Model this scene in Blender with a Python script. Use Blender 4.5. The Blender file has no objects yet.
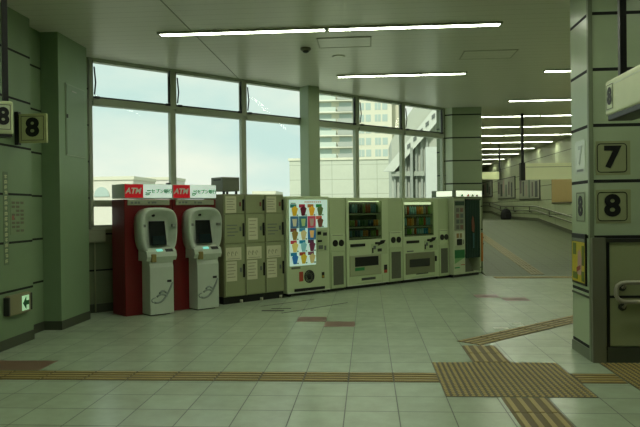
import bpy, bmesh, math, random
from mathutils import Vector, Matrix
random.seed(7)
C = bpy.context.scene.collection
PI = math.pi
S2 = math.sqrt(.5)
CEIL = 3.85

# ------------------------------------------------------------------ materials
def lin(c):
    r = []
    for v in c:
        v /= 255.
        r.append(v / 12.92 if v <= .04045 else ((v + .055) / 1.055) ** 2.4)
    return (r[0], r[1], r[2], 1)
MATS = {}
def mat(name, col, rough=.5, metal=0., noise=.06, scale=6., emit=0., spec=.5):
    if name in MATS: return MATS[name]
    m = bpy.data.materials.new(name); m.use_nodes = True
    nt = m.node_tree; b = nt.nodes['Principled BSDF']
    c = lin(col)
    tc = nt.nodes.new('ShaderNodeTexCoord'); nz = nt.nodes.new('ShaderNodeTexNoise')
    nz.inputs['Scale'].default_value = scale; nz.inputs['Detail'].default_value = 3
    nt.links.new(tc.outputs['Object'], nz.inputs['Vector'])
    mx = nt.nodes.new('ShaderNodeMix'); mx.data_type = 'RGBA'
    mx.inputs[6].default_value = tuple(v * (1 - noise) for v in c[:3]) + (1,)
    mx.inputs[7].default_value = tuple(min(1, v * (1 + noise)) for v in c[:3]) + (1,)
    nt.links.new(nz.outputs['Fac'], mx.inputs[0])
    nt.links.new(mx.outputs[2], b.inputs['Base Color'])
    b.inputs['Roughness'].default_value = rough
    b.inputs['Metallic'].default_value = metal
    b.inputs['Specular IOR Level'].default_value = spec
    if emit:
        nt.links.new(mx.outputs[2], b.inputs['Emission Color'])
        b.inputs['Emission Strength'].default_value = emit
    MATS[name] = m
    return m

def mth(nt, op, a, b=None, c=None):
    n = nt.nodes.new('ShaderNodeMath'); n.operation = op
    for i, v in enumerate((a, b, c)):
        if v is None: continue
        if isinstance(v, (int, float)): n.inputs[i].default_value = v
        else: nt.links.new(v, n.inputs[i])
    return n.outputs[0]

def grid_mat(name, col, joint, axes, rough=.4, speck=.08, speck_scale=3., bump=.0, spec=.5, tilevar=0., rvar=.08):
    """panel / tile surface: axes = [(coordinate index or 'u', period, offset, joint width)]"""
    m = bpy.data.materials.new(name); m.use_nodes = True
    nt = m.node_tree; b = nt.nodes['Principled BSDF']
    g = nt.nodes.new('ShaderNodeNewGeometry'); sp = nt.nodes.new('ShaderNodeSeparateXYZ')
    nt.links.new(g.outputs['Position'], sp.inputs[0])
    fac = None; ids = []
    for ax, per, off, w in axes:
        if ax == 'u': co = mth(nt, 'MULTIPLY', mth(nt, 'ADD', sp.outputs[0], sp.outputs[1]), S2)
        else: co = sp.outputs[ax]
        q = mth(nt, 'DIVIDE', mth(nt, 'SUBTRACT', co, off - w / 2), per)
        ids.append(mth(nt, 'FLOOR', q))
        f = mth(nt, 'LESS_THAN', mth(nt, 'FRACT', q), w / per)
        fac = f if fac is None else mth(nt, 'MAXIMUM', fac, f)
    nz = nt.nodes.new('ShaderNodeTexNoise'); nz.inputs['Scale'].default_value = speck_scale
    nz.inputs['Detail'].default_value = 5; nz.inputs['Roughness'].default_value = .65
    nt.links.new(g.outputs['Position'], nz.inputs['Vector'])
    c = lin(col)
    mx = nt.nodes.new('ShaderNodeMix'); mx.data_type = 'RGBA'
    mx.inputs[6].default_value = tuple(v * (1 - speck) for v in c[:3]) + (1,)
    mx.inputs[7].default_value = tuple(min(1, v * (1 + speck)) for v in c[:3]) + (1,)
    cr = nt.nodes.new('ShaderNodeMapRange'); cr.inputs[1].default_value = .3; cr.inputs[2].default_value = .7
    nt.links.new(nz.outputs['Fac'], cr.inputs[0])
    fv = cr.outputs[0]
    if tilevar and len(ids) > 1:
        cb = nt.nodes.new('ShaderNodeCombineXYZ')
        nt.links.new(ids[0], cb.inputs[0]); nt.links.new(ids[1], cb.inputs[1])
        wn = nt.nodes.new('ShaderNodeTexWhiteNoise'); nt.links.new(cb.outputs[0], wn.inputs['Vector'])
        fv = mth(nt, 'ADD', mth(nt, 'MULTIPLY', fv, 1 - tilevar), mth(nt, 'MULTIPLY', wn.outputs['Value'], tilevar))
    nt.links.new(fv, mx.inputs[0])
    mj = nt.nodes.new('ShaderNodeMix'); mj.data_type = 'RGBA'
    nt.links.new(fac, mj.inputs[0]); nt.links.new(mx.outputs[2], mj.inputs[6]); mj.inputs[7].default_value = lin(joint)
    nt.links.new(mj.outputs[2], b.inputs['Base Color'])
    rr = mth(nt, 'ADD', mth(nt, 'MULTIPLY', nz.outputs['Fac'], rvar), rough - rvar / 2)
    nt.links.new(mth(nt, 'MAXIMUM', rr, mth(nt, 'MULTIPLY', fac, .8)), b.inputs['Roughness'])
    b.inputs['Specular IOR Level'].default_value = spec
    if bump:
        bp = nt.nodes.new('ShaderNodeBump'); bp.inputs['Strength'].default_value = bump; bp.inputs['Distance'].default_value = .01
        nt.links.new(mth(nt, 'SUBTRACT', 1, fac), bp.inputs['Height'])
        nt.links.new(bp.outputs[0], b.inputs['Normal'])
    return m

def glass_mat(name, tint, refl=.06, rough=.0):
    m = bpy.data.materials.new(name); m.use_nodes = True
    nt = m.node_tree; nt.nodes.remove(nt.nodes['Principled BSDF']); out = nt.nodes['Material Output']
    tr = nt.nodes.new('ShaderNodeBsdfTransparent'); tr.inputs[0].default_value = lin(tint)
    gl = nt.nodes.new('ShaderNodeBsdfGlossy'); gl.inputs['Roughness'].default_value = rough
    fr = nt.nodes.new('ShaderNodeFresnel'); fr.inputs[0].default_value = 1.45
    ms = nt.nodes.new('ShaderNodeMixShader')
    nt.links.new(mth(nt, 'MINIMUM', mth(nt, 'ADD', mth(nt, 'MULTIPLY', fr.outputs[0], .06), refl - .044), .012), ms.inputs[0])
    nt.links.new(tr.outputs[0], ms.inputs[1]); nt.links.new(gl.outputs[0], ms.inputs[2])
    nt.links.new(ms.outputs[0], out.inputs[0])
    return m

PERZ, OFFZ = .548, .636
m_wall = grid_mat('wall_panel', (120, 142, 106), (14, 18, 14), [(2, PERZ, OFFZ, .026)], rough=.42, speck=.04)
m_wall_r = grid_mat('corridor_wall_panel', (178, 186, 150), (92, 100, 78), [(2, PERZ, .14, .022), (1, 2.4, .6, .02)], rough=.4, speck=.05)
m_pier = grid_mat('pier_panel', (142, 154, 120), (24, 30, 22), [(2, .533, 2.08, .03)], rough=.45, speck=.04)
m_low = grid_mat('low_wall_panel', (112, 124, 92), (14, 18, 14), [(2, PERZ, OFFZ, .026)], rough=.45, speck=.04)
m_pil = grid_mat('pillar_panel', (168, 184, 150), (16, 20, 15), [(2, .545, 1.76, .032)], rough=.3, speck=.03)
m_pilsm = mat('pillar_smooth', (124, 148, 112), .45, noise=.03)
m_floor = grid_mat('floor_tile', (168, 183, 156), (76, 84, 68), [(0, .4, .61, .008), (1, .4, 5.41, .010)], rough=.25, speck=.12, speck_scale=5., tilevar=.35, spec=1., rvar=.04)
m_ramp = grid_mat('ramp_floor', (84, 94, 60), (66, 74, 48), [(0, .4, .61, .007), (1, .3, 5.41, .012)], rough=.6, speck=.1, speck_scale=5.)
m_ceil = grid_mat('ceiling_plank', (208, 206, 190), (176, 174, 158), [(1, .2, .05, .006)], rough=.28, speck=.015, spec=.5, rvar=.0)
m_base = mat('baseboard', (66, 72, 56), .5)
m_frame = mat('window_frame', (160, 168, 144), .45)
m_framed = mat('window_frame_dark', (50, 56, 46), .5)
m_glass = glass_mat('window_glass', (246, 248, 244), .045)
m_glass2 = glass_mat('display_glass', (228, 234, 222), .05)
m_steel = mat('stainless', (168, 166, 146), .35, .4)
m_dsteel = mat('dark_steel', (66, 68, 58), .4, .5)
m_black = mat('black_plastic', (12, 13, 12), .4)
m_dark = mat('dark_grey', (40, 43, 38), .5)
m_red = mat('red_lacquer', (104, 13, 16), .35)
m_cream = mat('machine_cream', (194, 208, 166), .4, noise=.03)
m_cream2 = mat('machine_cream_dull', (180, 195, 152), .45, noise=.03)
m_white = mat('white_plastic', (206, 214, 196), .35, noise=.03)
m_atm = mat('atm_shell', (184, 196, 178), .35, noise=.03)
m_grey = mat('grey_print', (104, 112, 104), .5)
m_lock = mat('locker_paint', (140, 146, 108), .5, noise=.04)
m_lockd = mat('locker_door', (146, 154, 114), .48, noise=.04)
m_paper = mat('paper', (206, 206, 172), .7)
m_ink = mat('ink', (96, 98, 88), .7)
m_mesh = mat('bin_mesh', (92, 96, 80), .7, noise=.3, scale=60)
m_screen = mat('dark_screen', (18, 24, 24), .15)
m_led = mat('cyan_led', (140, 240, 225), .4, emit=.7)
m_atmsign = mat('sign_lit_white', (225, 245, 232), .4, emit=.42)
m_atmred = mat('sign_lit_red', (190, 20, 34), .4, emit=.32)
m_green = mat('sign_green', (14, 132, 74), .5, emit=.12)
m_tactile = mat('tactile_yellow', (100, 86, 44), .55, noise=.12, scale=8)
m_tactd = mat('tactile_ridge', (166, 148, 88), .5, noise=.1)
m_tactdot = mat('tactile_worn', (84, 76, 44), .55, noise=.15)
m_signpale = mat('sign_face_pale', (182, 190, 140), .35, noise=.03)
m_signlit = mat('sign_face_glow', (206, 212, 160), .4, noise=.03, emit=.2)
m_digit = mat('digit_black', (8, 9, 8), .5)
m_sticker = mat('sticker_pale', (150, 158, 116), .5)
m_tan = mat('cork_board', (168, 146, 88), .7)
m_tube = mat('lamp_diffuser', (246, 252, 228), .4, noise=.0, emit=25.)

# ------------------------------------------------------------------ mesh helpers
class MB:
    def __init__(s): s.bm = bmesh.new(); s.mi = 0
    def _m(s, fs):
        for f in fs: f.material_index = s.mi
    def box(s, x0, x1, y0, y1, z0, z1, bev=0., seg=2):
        t = bmesh.new(); bmesh.ops.create_cube(t, size=1)
        for v in t.verts: v.co = Vector(((x0 + x1) / 2 + v.co.x * (x1 - x0), (y0 + y1) / 2 + v.co.y * (y1 - y0), (z0 + z1) / 2 + v.co.z * (z1 - z0)))
        if bev: bmesh.ops.bevel(t, geom=t.edges[:], offset=bev, segments=seg, affect='EDGES', profile=.5)
        return s.join(t)
    def join(s, t, M=None):
        mp = {}
        for v in t.verts: mp[v] = s.bm.verts.new(M @ v.co if M else v.co)
        for f in t.faces:
            try:
                g = s.bm.faces.new([mp[v] for v in f.verts]); g.material_index = s.mi; g.smooth = f.smooth
            except ValueError: pass
        t.free(); return s
    def prism(s, pts, axis, a, b):
        """polygon pts (2D) extruded along axis from a to b"""
        def P(p, h):
            return {'x': (h, p[0], p[1]), 'y': (p[0], h, p[1]), 'z': (p[0], p[1], h)}[axis]
        n = len(pts)
        A = [s.bm.verts.new(P(p, a)) for p in pts]; B = [s.bm.verts.new(P(p, b)) for p in pts]
        fs = [s.bm.faces.new(A), s.bm.faces.new(B[::-1])]
        for i in range(n): fs.append(s.bm.faces.new((A[i], B[i], B[(i + 1) % n], A[(i + 1) % n])))
        s._m(fs); return s
    def rings(s, rings, cap0=True, cap1=True, smooth=True):
        R = [[s.bm.verts.new(p) for p in r] for r in rings]; n = len(R[0]); fs = []
        for a, b in zip(R, R[1:]):
            for i in range(n):
                f = s.bm.faces.new((a[i], a[(i + 1) % n], b[(i + 1) % n], b[i])); f.smooth = smooth; fs.append(f)
        if cap0: fs.append(s.bm.faces.new(R[0][::-1]))
        if cap1: fs.append(s.bm.faces.new(R[-1]))
        s._m(fs); return s
    def cyl(s, p, q, r, n=16, r2=None):
        p = Vector(p); q = Vector(q); d = (q - p).normalized(); u = d.orthogonal().normalized(); w = d.cross(u)
        r2 = r if r2 is None else r2
        ring = lambda c, rr: [c + rr * (math.cos(2 * PI * i / n) * u + math.sin(2 * PI * i / n) * w) for i in range(n)]
        return s.rings([ring(p, r), ring(q, r2)])
    def tube(s, pts, r, n=10):
        pts = [Vector(p) for p in pts]; rs = []; u = None
        for i, p in enumerate(pts):
            d = (pts[min(i + 1, len(pts) - 1)] - pts[max(i - 1, 0)]).normalized()
            u = d.orthogonal().normalized() if u is None else (u - d * u.dot(d)).normalized()
            w = d.cross(u)
            rs.append([p + r * (math.cos(2 * PI * k / n) * u + math.sin(2 * PI * k / n) * w) for k in range(n)])
        return s.rings(rs)
    def lathe(s, prof, c=(0, 0, 0), n=12):
        c = Vector(c)
        return s.rings([[c + Vector((r * math.cos(2 * PI * i / n), r * math.sin(2 * PI * i / n), z)) for i in range(n)] for r, z in prof])
    def text(s, txt, size, x, y, z, depth=.003, align='CENTER', bold=0., sx=1., italic=0.):
        """letters standing in the xz plane, read from -y; x = centre (or left), z = middle of the letters"""
        cu = bpy.data.curves.new('letters', 'FONT'); cu.body = txt; cu.size = size; cu.align_x = align; cu.align_y = 'CENTER'
        cu.extrude = depth / 2; cu.offset = bold; cu.resolution_u = 4; cu.shear = italic
        ob = bpy.data.objects.new('letters', cu); C.objects.link(ob)
        dg = bpy.context.evaluated_depsgraph_get(); dg.update()
        me = bpy.data.meshes.new_from_object(ob.evaluated_get(dg))
        bpy.data.objects.remove(ob); bpy.data.curves.remove(cu)
        t = bmesh.new(); t.from_mesh(me); bpy.data.meshes.remove(me)
        return s.join(t, Matrix.Translation((x, y, z)) @ Matrix.Rotation(PI / 2, 4, 'X') @ Matrix.Diagonal((sx, 1, 1, 1)))
    def build(s, name, mats, parent=None, label=None, loc=None, kind=None):
        bmesh.ops.recalc_face_normals(s.bm, faces=s.bm.faces[:])
        me = bpy.data.meshes.new(name); s.bm.to_mesh(me); s.bm.free()
        for m in (mats if isinstance(mats, (list, tuple)) else [mats]): me.materials.append(m)
        o = bpy.data.objects.new(name, me); C.objects.link(o)
        if parent: o.parent = parent
        if label: o['label'] = label
        if loc: o.location = loc
        if kind: o['kind'] = kind
        return o

def bx(name, m, parent, x0, x1, y0, y1, z0, z1, bev=0., label=None):
    return MB().box(x0, x1, y0, y1, z0, z1, bev).build(name, m, parent, label)
def tag(o, label, cat, group=None):
    o['label'] = label; o['category'] = cat
    if group: o['group'] = group
    return o
def thing(name, label, cat, loc=(0, 0, 0), rz=0., group=None):
    o = bpy.data.objects.new(name, None); o.empty_display_size = .2; C.objects.link(o)
    o.location = loc; o.rotation_euler = (0, 0, rz)
    return tag(o, label, cat, group)
def struct(name, mb, m, parent=None):
    return mb.build(name, m, parent, kind='structure')
def wloc(u, v, z=0.): return ((u - v) * S2, (u + v) * S2, z)      # window-wall frame: u along the wall, v distance from the origin
def copy_tree(o, parent=None):
    c = o.copy(); C.objects.link(c)
    if parent: c.parent = parent
    for ch in list(o.children): copy_tree(ch, c)
    return c
R45 = PI / 4
VW = 9.87          # inner face of the window wall
VM = 9.157         # front line of the machines

# ------------------------------------------------------------------ camera
cam = bpy.data.cameras.new('camera'); co = bpy.data.objects.new('camera', cam); C.objects.link(co)
cam.sensor_width = 36; cam.lens = 668 * 36 / 640; cam.clip_end = 600
co.matrix_world = Matrix.Translation((0, 0, 1.516)) @ Matrix.Rotation(math.radians(4.11), 4, 'Z') @ Matrix.Rotation(PI / 2 - math.atan(3.9 / 668), 4, 'X') @ Matrix.Rotation(-.012, 4, 'Z')
bpy.context.scene.camera = co

# ------------------------------------------------------------------ room shell
XR = 6.72
YB = -7.
def ramp_z(y):
    P = [(15., 0), (27., .95), (33.9, .97), (36.9, 1.2), (46, 1.2)]
    if y <= 15: return 0.
    for (a, za), (b, zb) in zip(P, P[1:]):
        if y <= b: return za + (zb - za) * (y - a) / (b - a)
    return 1.2
# floor (flat part) reaches under the window wall and to the foot of the ramp
struct('floor', MB().prism([(-6.4, YB), (XR + .2, YB), (XR + .2, 15.), (.90, 15.), (-4.8, 9.3), (-6.4, 9.3)], 'z', -.15, 0), m_floor)
fb = MB().prism([(.90, 15.), (2.75, 15.), (2.75, 16.85)], 'z', -.15, 0)
struct('floor', fb, m_floor)
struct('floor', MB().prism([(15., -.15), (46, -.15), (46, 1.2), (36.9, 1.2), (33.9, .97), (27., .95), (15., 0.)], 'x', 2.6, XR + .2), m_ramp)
# ceiling
struct('ceiling', MB().prism([(-6.4, YB - .2), (XR + .3, YB - .2), (XR + .3, 46.2), (2.5, 46.2), (2.5, 16.55), (2.3, 16.55), (-4.6, 9.65), (-6.4, 9.65)], 'z', CEIL, CEIL + .3), m_ceil)
# left wall
struct('wall_left', MB().box(-4.35, -4.03, YB, 7.765, 0, CEIL), m_wall)
struct('wall_recess', MB().box(-4.5, -4.2, 7.765, 9.3, 0, CEIL), m_wall)
struct('wall_pillar_left', MB().box(-4.2, -3.965, 8.363, 9.24, 0, CEIL), m_pilsm)
struct('baseboard_left', MB().box(-4.03, -4.022, YB, 7.77, 0, .115), m_base)
struct('baseboard_recess', MB().box(-4.2, -4.19, 7.77, 8.353, 0, .115).box(-4.19, -3.956, 8.353, 8.363, 0, .115).box(-3.965, -3.956, 8.363, 9.24, 0, .115), m_base)
# window wall, built in its own frame: local x along the wall, local y outwards
wroot = wloc(0, VW)
def wstruct(name, mb, m):
    o = struct(name, mb, m); o.location = wroot; o.rotation_euler = (0, 0, R45); return o
U0, PIT = 3.985, 1.405
UE = U0 + 6 * PIT
wstruct('wall_window', MB().box(3.3, UE + .2, 0, .25, 0, 1.25).box(3.3, U0 - .02, 0, .25, 1.25, CEIL).box(UE + .02, UE + .2, 0, .25, 1.25, CEIL), m_low)
wstruct('baseboard_window', MB().box(3.9, UE + .1, -.018, 0, 0, .13), m_base)
wstruct('trim_sill', MB().box(U0 - .02, UE + .02, -.05, .25, 1.25, 1.285, .006), m_frame)
wstruct('trim_head', MB().box(U0 - .02, UE + .02, -.01, .25, 3.825, CEIL), m_frame)
for k in range(6):
    a = U0 + k * PIT; b = a + PIT
    w = bpy.data.objects.new('window_%d' % (k + 1), None); C.objects.link(w); w['kind'] = 'structure'
    w.location = wloc(a, VW); w.rotation_euler = (0, 0, R45)
    x0, x1 = .05, PIT - .05
    f = MB()
    f.box(0, x0, .025, .10, 1.285, 3.2); f.box(x1, PIT, .025, .10, 1.285, 3.2)
    f.box(x0, x1, -.01, .12, 3.14, 3.24, .008); f.box(x0, x1, -.01, .12, 1.60, 1.70, .008); f.box(x0, x1, 0, .12, 1.285, 1.32)
    f.build('frame', m_frame, w)
    MB().box(0, x0, .0, .10, 3.2, 3.825).box(x1, PIT, .0, .10, 3.2, 3.825).box(x0, x1, .02, .10, 3.80, 3.825).box(x0, x1, .02, .10, 3.24, 3.27).build('upper_sash', m_frame, w)
    MB().box(x0, x0 + .014, .015, .06, 3.25, 3.82).box(x1 - .014, x1, .015, .06, 3.25, 3.82).box(x0, x1, .015, .06, 3.255, 3.275).build('gasket', m_framed, w)
    for n, z0, z1 in (('vent_pane', 3.265, 3.80), ('main_pane', 1.70, 3.14), ('low_pane', 1.32, 1.60)):
        bx(n, m_glass, w, x0, x1, .045, .053, z0, z1)
    for s, xx in ((1, x0 + .03), (-1, x1 - .03)):
        MB().tube([(xx, .01, 3.72), (xx + s * .012, -.01, 3.48), (xx, .01, 3.30)], .012, 6).build('stay_arm', m_black, w)
    MB().box(x0 + .02, x0 + .1, -.035, 0, 3.24, 3.275, .008).build('latch', m_black, w)
    MB().box(x1 - .1, x1 - .02, -.035, 0, 3.24, 3.275, .008).build('latch', m_black, w)
# column in front of the window wall
cl = struct('wall_pillar_center', MB().box(0, .275, 0, .27, 0, CEIL, .012), mat('column_paint', (148, 164, 130), .45, noise=.03))
cl.location = wloc(8.06, 9.60); cl.rotation_euler = (0, 0, R45)
# pier at the end of the window wall and the corridor's left wall
struct('wall_pier_lit', MB().prism([(1.775, 15.80), (1.97, 15.698), (1.99, 15.72), (1.80, 15.9)], 'z', 0, CEIL), grid_mat('pier_lit_tone', (214, 222, 196), (40, 46, 36), [(2, .533, 2.08, .03)], rough=.4, speck=.03))  # side face of the pier, window light painted in as a paler tone
struct('wall_pier', MB().prism([(1.80, 15.83), (1.975, 15.70), (2.645, 15.70), (2.645, 46), (2.3, 46), (2.3, 16.3)], 'z', 0, CEIL), m_pier)
# right corridor wall, far wall, wall behind the viewpoint
struct('wall_right', MB().box(XR, XR + .2, YB, 46, -.1, CEIL), m_wall_r)
struct('wall_far', MB().box(2.3, XR, 45.6, 46, 1.2, CEIL), m_wall_r)
struct('wall_back', MB().box(-4.35, XR, YB - .2, YB, 0, CEIL), m_wall)
bb = MB()
ys = [8, 15., 27., 33.9, 36.9, 45.6]
bb.prism([(y, ramp_z(y)) for y in ys] + [(y, ramp_z(y) + .13) for y in ys[::-1]], 'x', XR - .02, XR)
struct('baseboard_right', bb, mat('baseboard_far', (84, 88, 66), .5))
# right pillar
PX0, PY0, PY1 = 2.168, 6.70, 7.29
struct('wall_pillar_right', MB().box(PX0, 3.6, PY0, PY1, 0, CEIL), m_pil)
struct('trim_corner', MB().box(PX0 - .012, PX0 + .03, PY0 - .012, PY0 + .03, .0, CEIL), mat('corner_trim', (120, 132, 104), .4))
struct('baseboard_pillar', MB().box(PX0 - .01, PX0, PY0 - .02, PY1 + .01, 0, .105).box(PX0 - .01, 3.6, PY0 - .03, PY0, 0, .105), mat('baseboard_light', (104, 112, 90), .45))
# access panel hatch lines and joints of the ceiling
def ceil_line(x0, x1, y0, y1): return MB().box(x0, x1, y0, y1, CEIL - .004, CEIL + .01)
struct('trim_ceiling', ceil_line(-2.262, -2.25, 2., 12.1), mat('ceiling_gap', (140, 140, 122), .6))
for i, (cx, cy, w, d, lb) in enumerate(((-.3, 9.35, .75, .55, 'square ceiling hatch beside the round smoke detector'), (1.85, 10.35, .8, .55, 'ceiling hatch beyond the right end of the long ceiling light'), (2.25, 7.4, .8, .5, 'ceiling hatch nearest the numbered pillar, at the top edge'))):
    h = MB(); t = .018
    h.box(cx - w / 2, cx + w / 2, cy - d / 2, cy - d / 2 + t, CEIL - .008, CEIL).box(cx - w / 2, cx + w / 2, cy + d / 2 - t, cy + d / 2, CEIL - .008, CEIL)
    h.box(cx - w / 2, cx - w / 2 + t, cy - d / 2, cy + d / 2, CEIL - .008, CEIL).box(cx + w / 2 - t, cx + w / 2, cy - d / 2, cy + d / 2, CEIL - .008, CEIL)
    t = thing('ceiling_hatch', lb, 'hatch', (0, 0, 0), group='ceiling hatches')
    h.build('hatch_frame', mat('hatch_gap', (172, 170, 152), .6), t)
    bx('hatch_panel', m_ceil, t, cx - w / 2 + .018, cx + w / 2 - .018, cy - d / 2 + .018, cy + d / 2 - .018, CEIL - .005, CEIL)
t = thing('smoke_detector', 'small round smoke detector on the ceiling above the column', 'smoke detector', (-.87, 9.62, CEIL))
MB().lathe([(.075, 0), (.078, -.02), (.06, -.04)], n=20).build('base', mat('detector_ring', (120, 120, 92), .5), t)
MB().lathe([(.045, -.04), (.045, -.055), (.02, -.07)], n=16).build('sensor', m_dark, t)
t = thing('ceiling_speaker', 'pale round ceiling speaker disc past the hatch by the smoke detector', 'speaker', (-.42, 10.2, CEIL))
MB().lathe([(.1, 0), (.1, -.008), (.08, -.012)], n=24).build('grille', m_ceil, t)

# ------------------------------------------------------------------ ceiling lights
def ceiling_light(x0, x1, y, label):
    t = thing('ceiling_light', label, 'ceiling light', (x0, y, CEIL), group='strip lights in the ceiling')
    L = x1 - x0
    MB().box(.004, L - .004, -.09, -.055, -.022, 0).box(.004, L - .004, .055, .09, -.022, 0).box(.004, .03, -.055, .055, -.022, 0).box(L - .03, L - .004, -.055, .055, -.022, 0).build('housing', m_frame, t)
    bx('diffuser', m_tube, t, .03, L - .03, -.055, .055, -.018, -.002)
ceiling_light(-2.72, -.5, 8.62, 'left half of the nearest long ceiling strip light')
ceiling_light(-.5, 1.72, 8.62, 'right half of the nearest long ceiling strip light')
ceiling_light(-.52, 1.73, 11.7, 'single strip light in front of the short column, second row back')
ceiling_light(3.02, 5.27, 11.7, 'short glimpse of strip light left of the numbered pillar, second row')
ceiling_light(3.07, 5.32, 14.85, 'strip light at the mouth of the corridor, third row')
ORD = ['first', 'second', 'third', 'fourth', 'fifth', 'sixth', 'seventh', 'eighth', 'ninth', 'tenth', 'eleventh', 'twelfth', 'thirteenth', 'fourteenth']
for i, y in enumerate((17.36, 19.62, 21.93, 24.3, 26.9, 29.6, 32.6, 36.)):
    ceiling_light(2.66, 4.4, y, 'left strip light in the %s row inside the corridor' % ORD[i])
    ceiling_light(4.4, 6.6, y, 'right strip light in the %s row inside the corridor' % ORD[i])
for y in (2.5, 5.55):          # the same rows go on overhead and behind
    ceiling_light(-2.72, -.5, y, 'left strip light overhead in the row %s' % ('above the viewer' if y < 3 else 'just in front of the viewer'))
    ceiling_light(-.5, 1.72, y, 'middle strip light overhead in the row %s' % ('above the viewer' if y < 3 else 'just in front of the viewer'))
ceiling_light(3.02, 5.27, 5.55, 'right strip light overhead in front of the numbered pillar')

# ------------------------------------------------------------------ cash machines
def superel(cx, cz, hw, hh, y, n=40, p=3.4, taper=.0):
    r = []
    for i in range(n):
        a = 2 * PI * i / n; c, s = math.cos(a), math.sin(a)
        x = abs(c) ** (2 / p) * (1 if c > 0 else -1); z = abs(s) ** (2 / p) * (1 if s > 0 else -1)
        r.append(Vector((cx + hw * x * (1 + taper * (z - .2)), y, cz + hh * z)))
    return r
def make_atm(label, w):
    t = thing('cash_machine', label, 'cash machine', wloc(4.187, VM), R45, 'cash machines')
    MB().box(0, w, 0, .44, .0, 1.70, .01).build('cabinet', m_red, t)
    bx('plinth', m_dark, t, w / 2 - .1, w / 2 + .22, -.2, 0, 0, .025)
    sg = MB().box(0, w, -.01, .43, 1.715, 1.925, .008).build('sign_box', m_white, t)
    bx('lit_panel', m_atmsign, sg, .29, w - .004, -.0125, -.008, 1.722, 1.918)
    bx('red_panel', m_atmred, sg, .004, .29, -.016, -.008, 1.722, 1.918)
    MB().text('ATM', .115, .13, -.019, 1.82, .004, bold=.004, sx=1.0, italic=.25).build('lettering', m_white, sg)
    MB().text('セブン銀行', .07, .59, -.0145, 1.815, .004, bold=.0015).build('lettering', m_green, sg)
    lg = MB()
    for k, (dx, dz, r) in enumerate(((0, .0, .05), (.012, .028, .036), (-.01, -.03, .04))):
        lg.tube([(.365 + dx + r * math.cos(a) - .0, -.014, 1.815 + dz + r * .5 * math.sin(a)) for a in [(-2.4 + .28 * j) for j in range(8)]], .008, 6)
    lg.build('emblem', m_green, sg)
    st = MB().box(.045, w - .05, -.02, .01, 1.612, 1.69, .006).build('notice_strip', mat('strip_pale', (150, 156, 128), .5), t)
    d = MB()
    for x in (.09, .15, .2, .36, .42, .46): d.box(x, x + .035, -.023, -.018, 1.635, 1.665)
    d.build('symbol', m_grey, st)
    # pod: a rounded hood with a concave inside
    cx = w / 2 + .05; cz = 1.225
    rg = [superel(cx, cz, .29, .34, .0, taper=.06), superel(cx, cz, .302, .352, -.12, taper=.06), superel(cx, cz, .300, .348, -.21, taper=.06), superel(cx, cz, .285, .33, -.245, taper=.06),
          superel(cx + .01, cz - .005, .262, .305, -.235, taper=.06), superel(cx + .01, cz - .015, .2, .255, -.13, taper=.05, p=3.), superel(cx + .01, cz - .03, .17, .225, -.115, p=3.), superel(cx + .01, cz - .03, .155, .21, -.112, p=3.)]
    hood = MB().rings(rg).build('hood', m_atm, t)
    # tilted screen inside the hood
    sm = MB(); sm.prism([(-.118, 1.375), (-.128, 1.375), (-.20, 1.02), (-.14, 1.02)], 'x', cx - .115, cx + .135)
    sc = sm.build('screen', m_screen, t)
    MB().prism([(-.1285, 1.15), (-.18, 1.16), (-.203, 1.0305), (-.14, 1.03)], 'x', cx - .09, cx + .11).build('keypad_glass', mat('screen_low', (28, 40, 42), .1), sc)
    MB().cyl((cx - .05, -.15, 1.46), (cx - .05, -.115, 1.46), .022, 12).build('camera_lens', m_black, t)
    for sx in (-.24, .245): bx('side_print', mat('soft_print', (120, 128, 116), .5), t, cx + sx - .03, cx + sx + .03, -.232, -.18, 1.29, 1.33)
    # fascia and pedestal
    MB().prism([(0, .80), (-.255, .80), (-.285, .86), (-.265, .93), (-.2, .985), (0, .99)], 'x', cx - .225, cx + .25).build('counter', m_atm, t)
    MB().prism([(-.262, .935), (-.268, .94), (-.236, .966), (-.23, .962)], 'x', cx - .06, cx + .03).build('indicator', m_led, t)
    MB().prism([(-.268, .925), (-.274, .93), (-.236, .966), (-.23, .962)], 'x', cx + .08, cx + .2).build('card_slot', m_dark, t)
    pd = MB().prism([(0, .02), (-.255, .02), (-.255, .70), (-.235, .76), (-.255, .80), (0, .80)], 'x', cx - .17, cx + .205).build('pedestal', m_atm, t)
    MB().box(cx - .16, cx - .085, -.30, -.23, .78, .9, .01).build('receipt_tray', mat('tray_tan', (132, 118, 66), .5), pd)
    lg = MB(); lx = cx + .05; lz = .30
    lg.tube([(lx - .16 + .30 * (j / 9.), -.257, lz - .10 + .27 * (j / 9.) ** 2.2 - .03 * math.sin(PI * j / 9.)) for j in range(10)], .017, 6)
    lg.tube([(lx - .08 + .12 * (j / 6.), -.257, lz + .02 + .035 * math.sin(PI * j / 6.)) for j in range(7)], .015, 6)
    lg.tube([(lx - .12 + .17 * (j / 6.), -.257, lz - .025 + .03 * math.sin(PI * j / 6.)) for j in range(7)], .015, 6)
    lg.tube([(lx - .14 + .06 * math.cos(a), -.257, lz - .07 + .035 * math.sin(a)) for a in [1.6 + .4 * j for j in range(8)]], .01, 6)
    lg.build('logo', mat('logo_grey', (138, 150, 140), .5), pd)
    bx('label_plate', m_dark, pd, cx + .1, cx + .17, -.258, -.254, .475, .51)
    return t
atm1 = make_atm('red cash machine with white hood, left one next to the dark wall corner', .765)
atm2 = copy_tree(atm1); atm2.location = wloc(4.967, VM)
atm2['label'] = 'red cash machine with white hood, right one touching the coin lockers'
t = thing('sensor_box', 'small black box standing between the tops of the two cash machine signs', 'camera', wloc(4.94, VM + .1, 1.925), R45)
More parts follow.
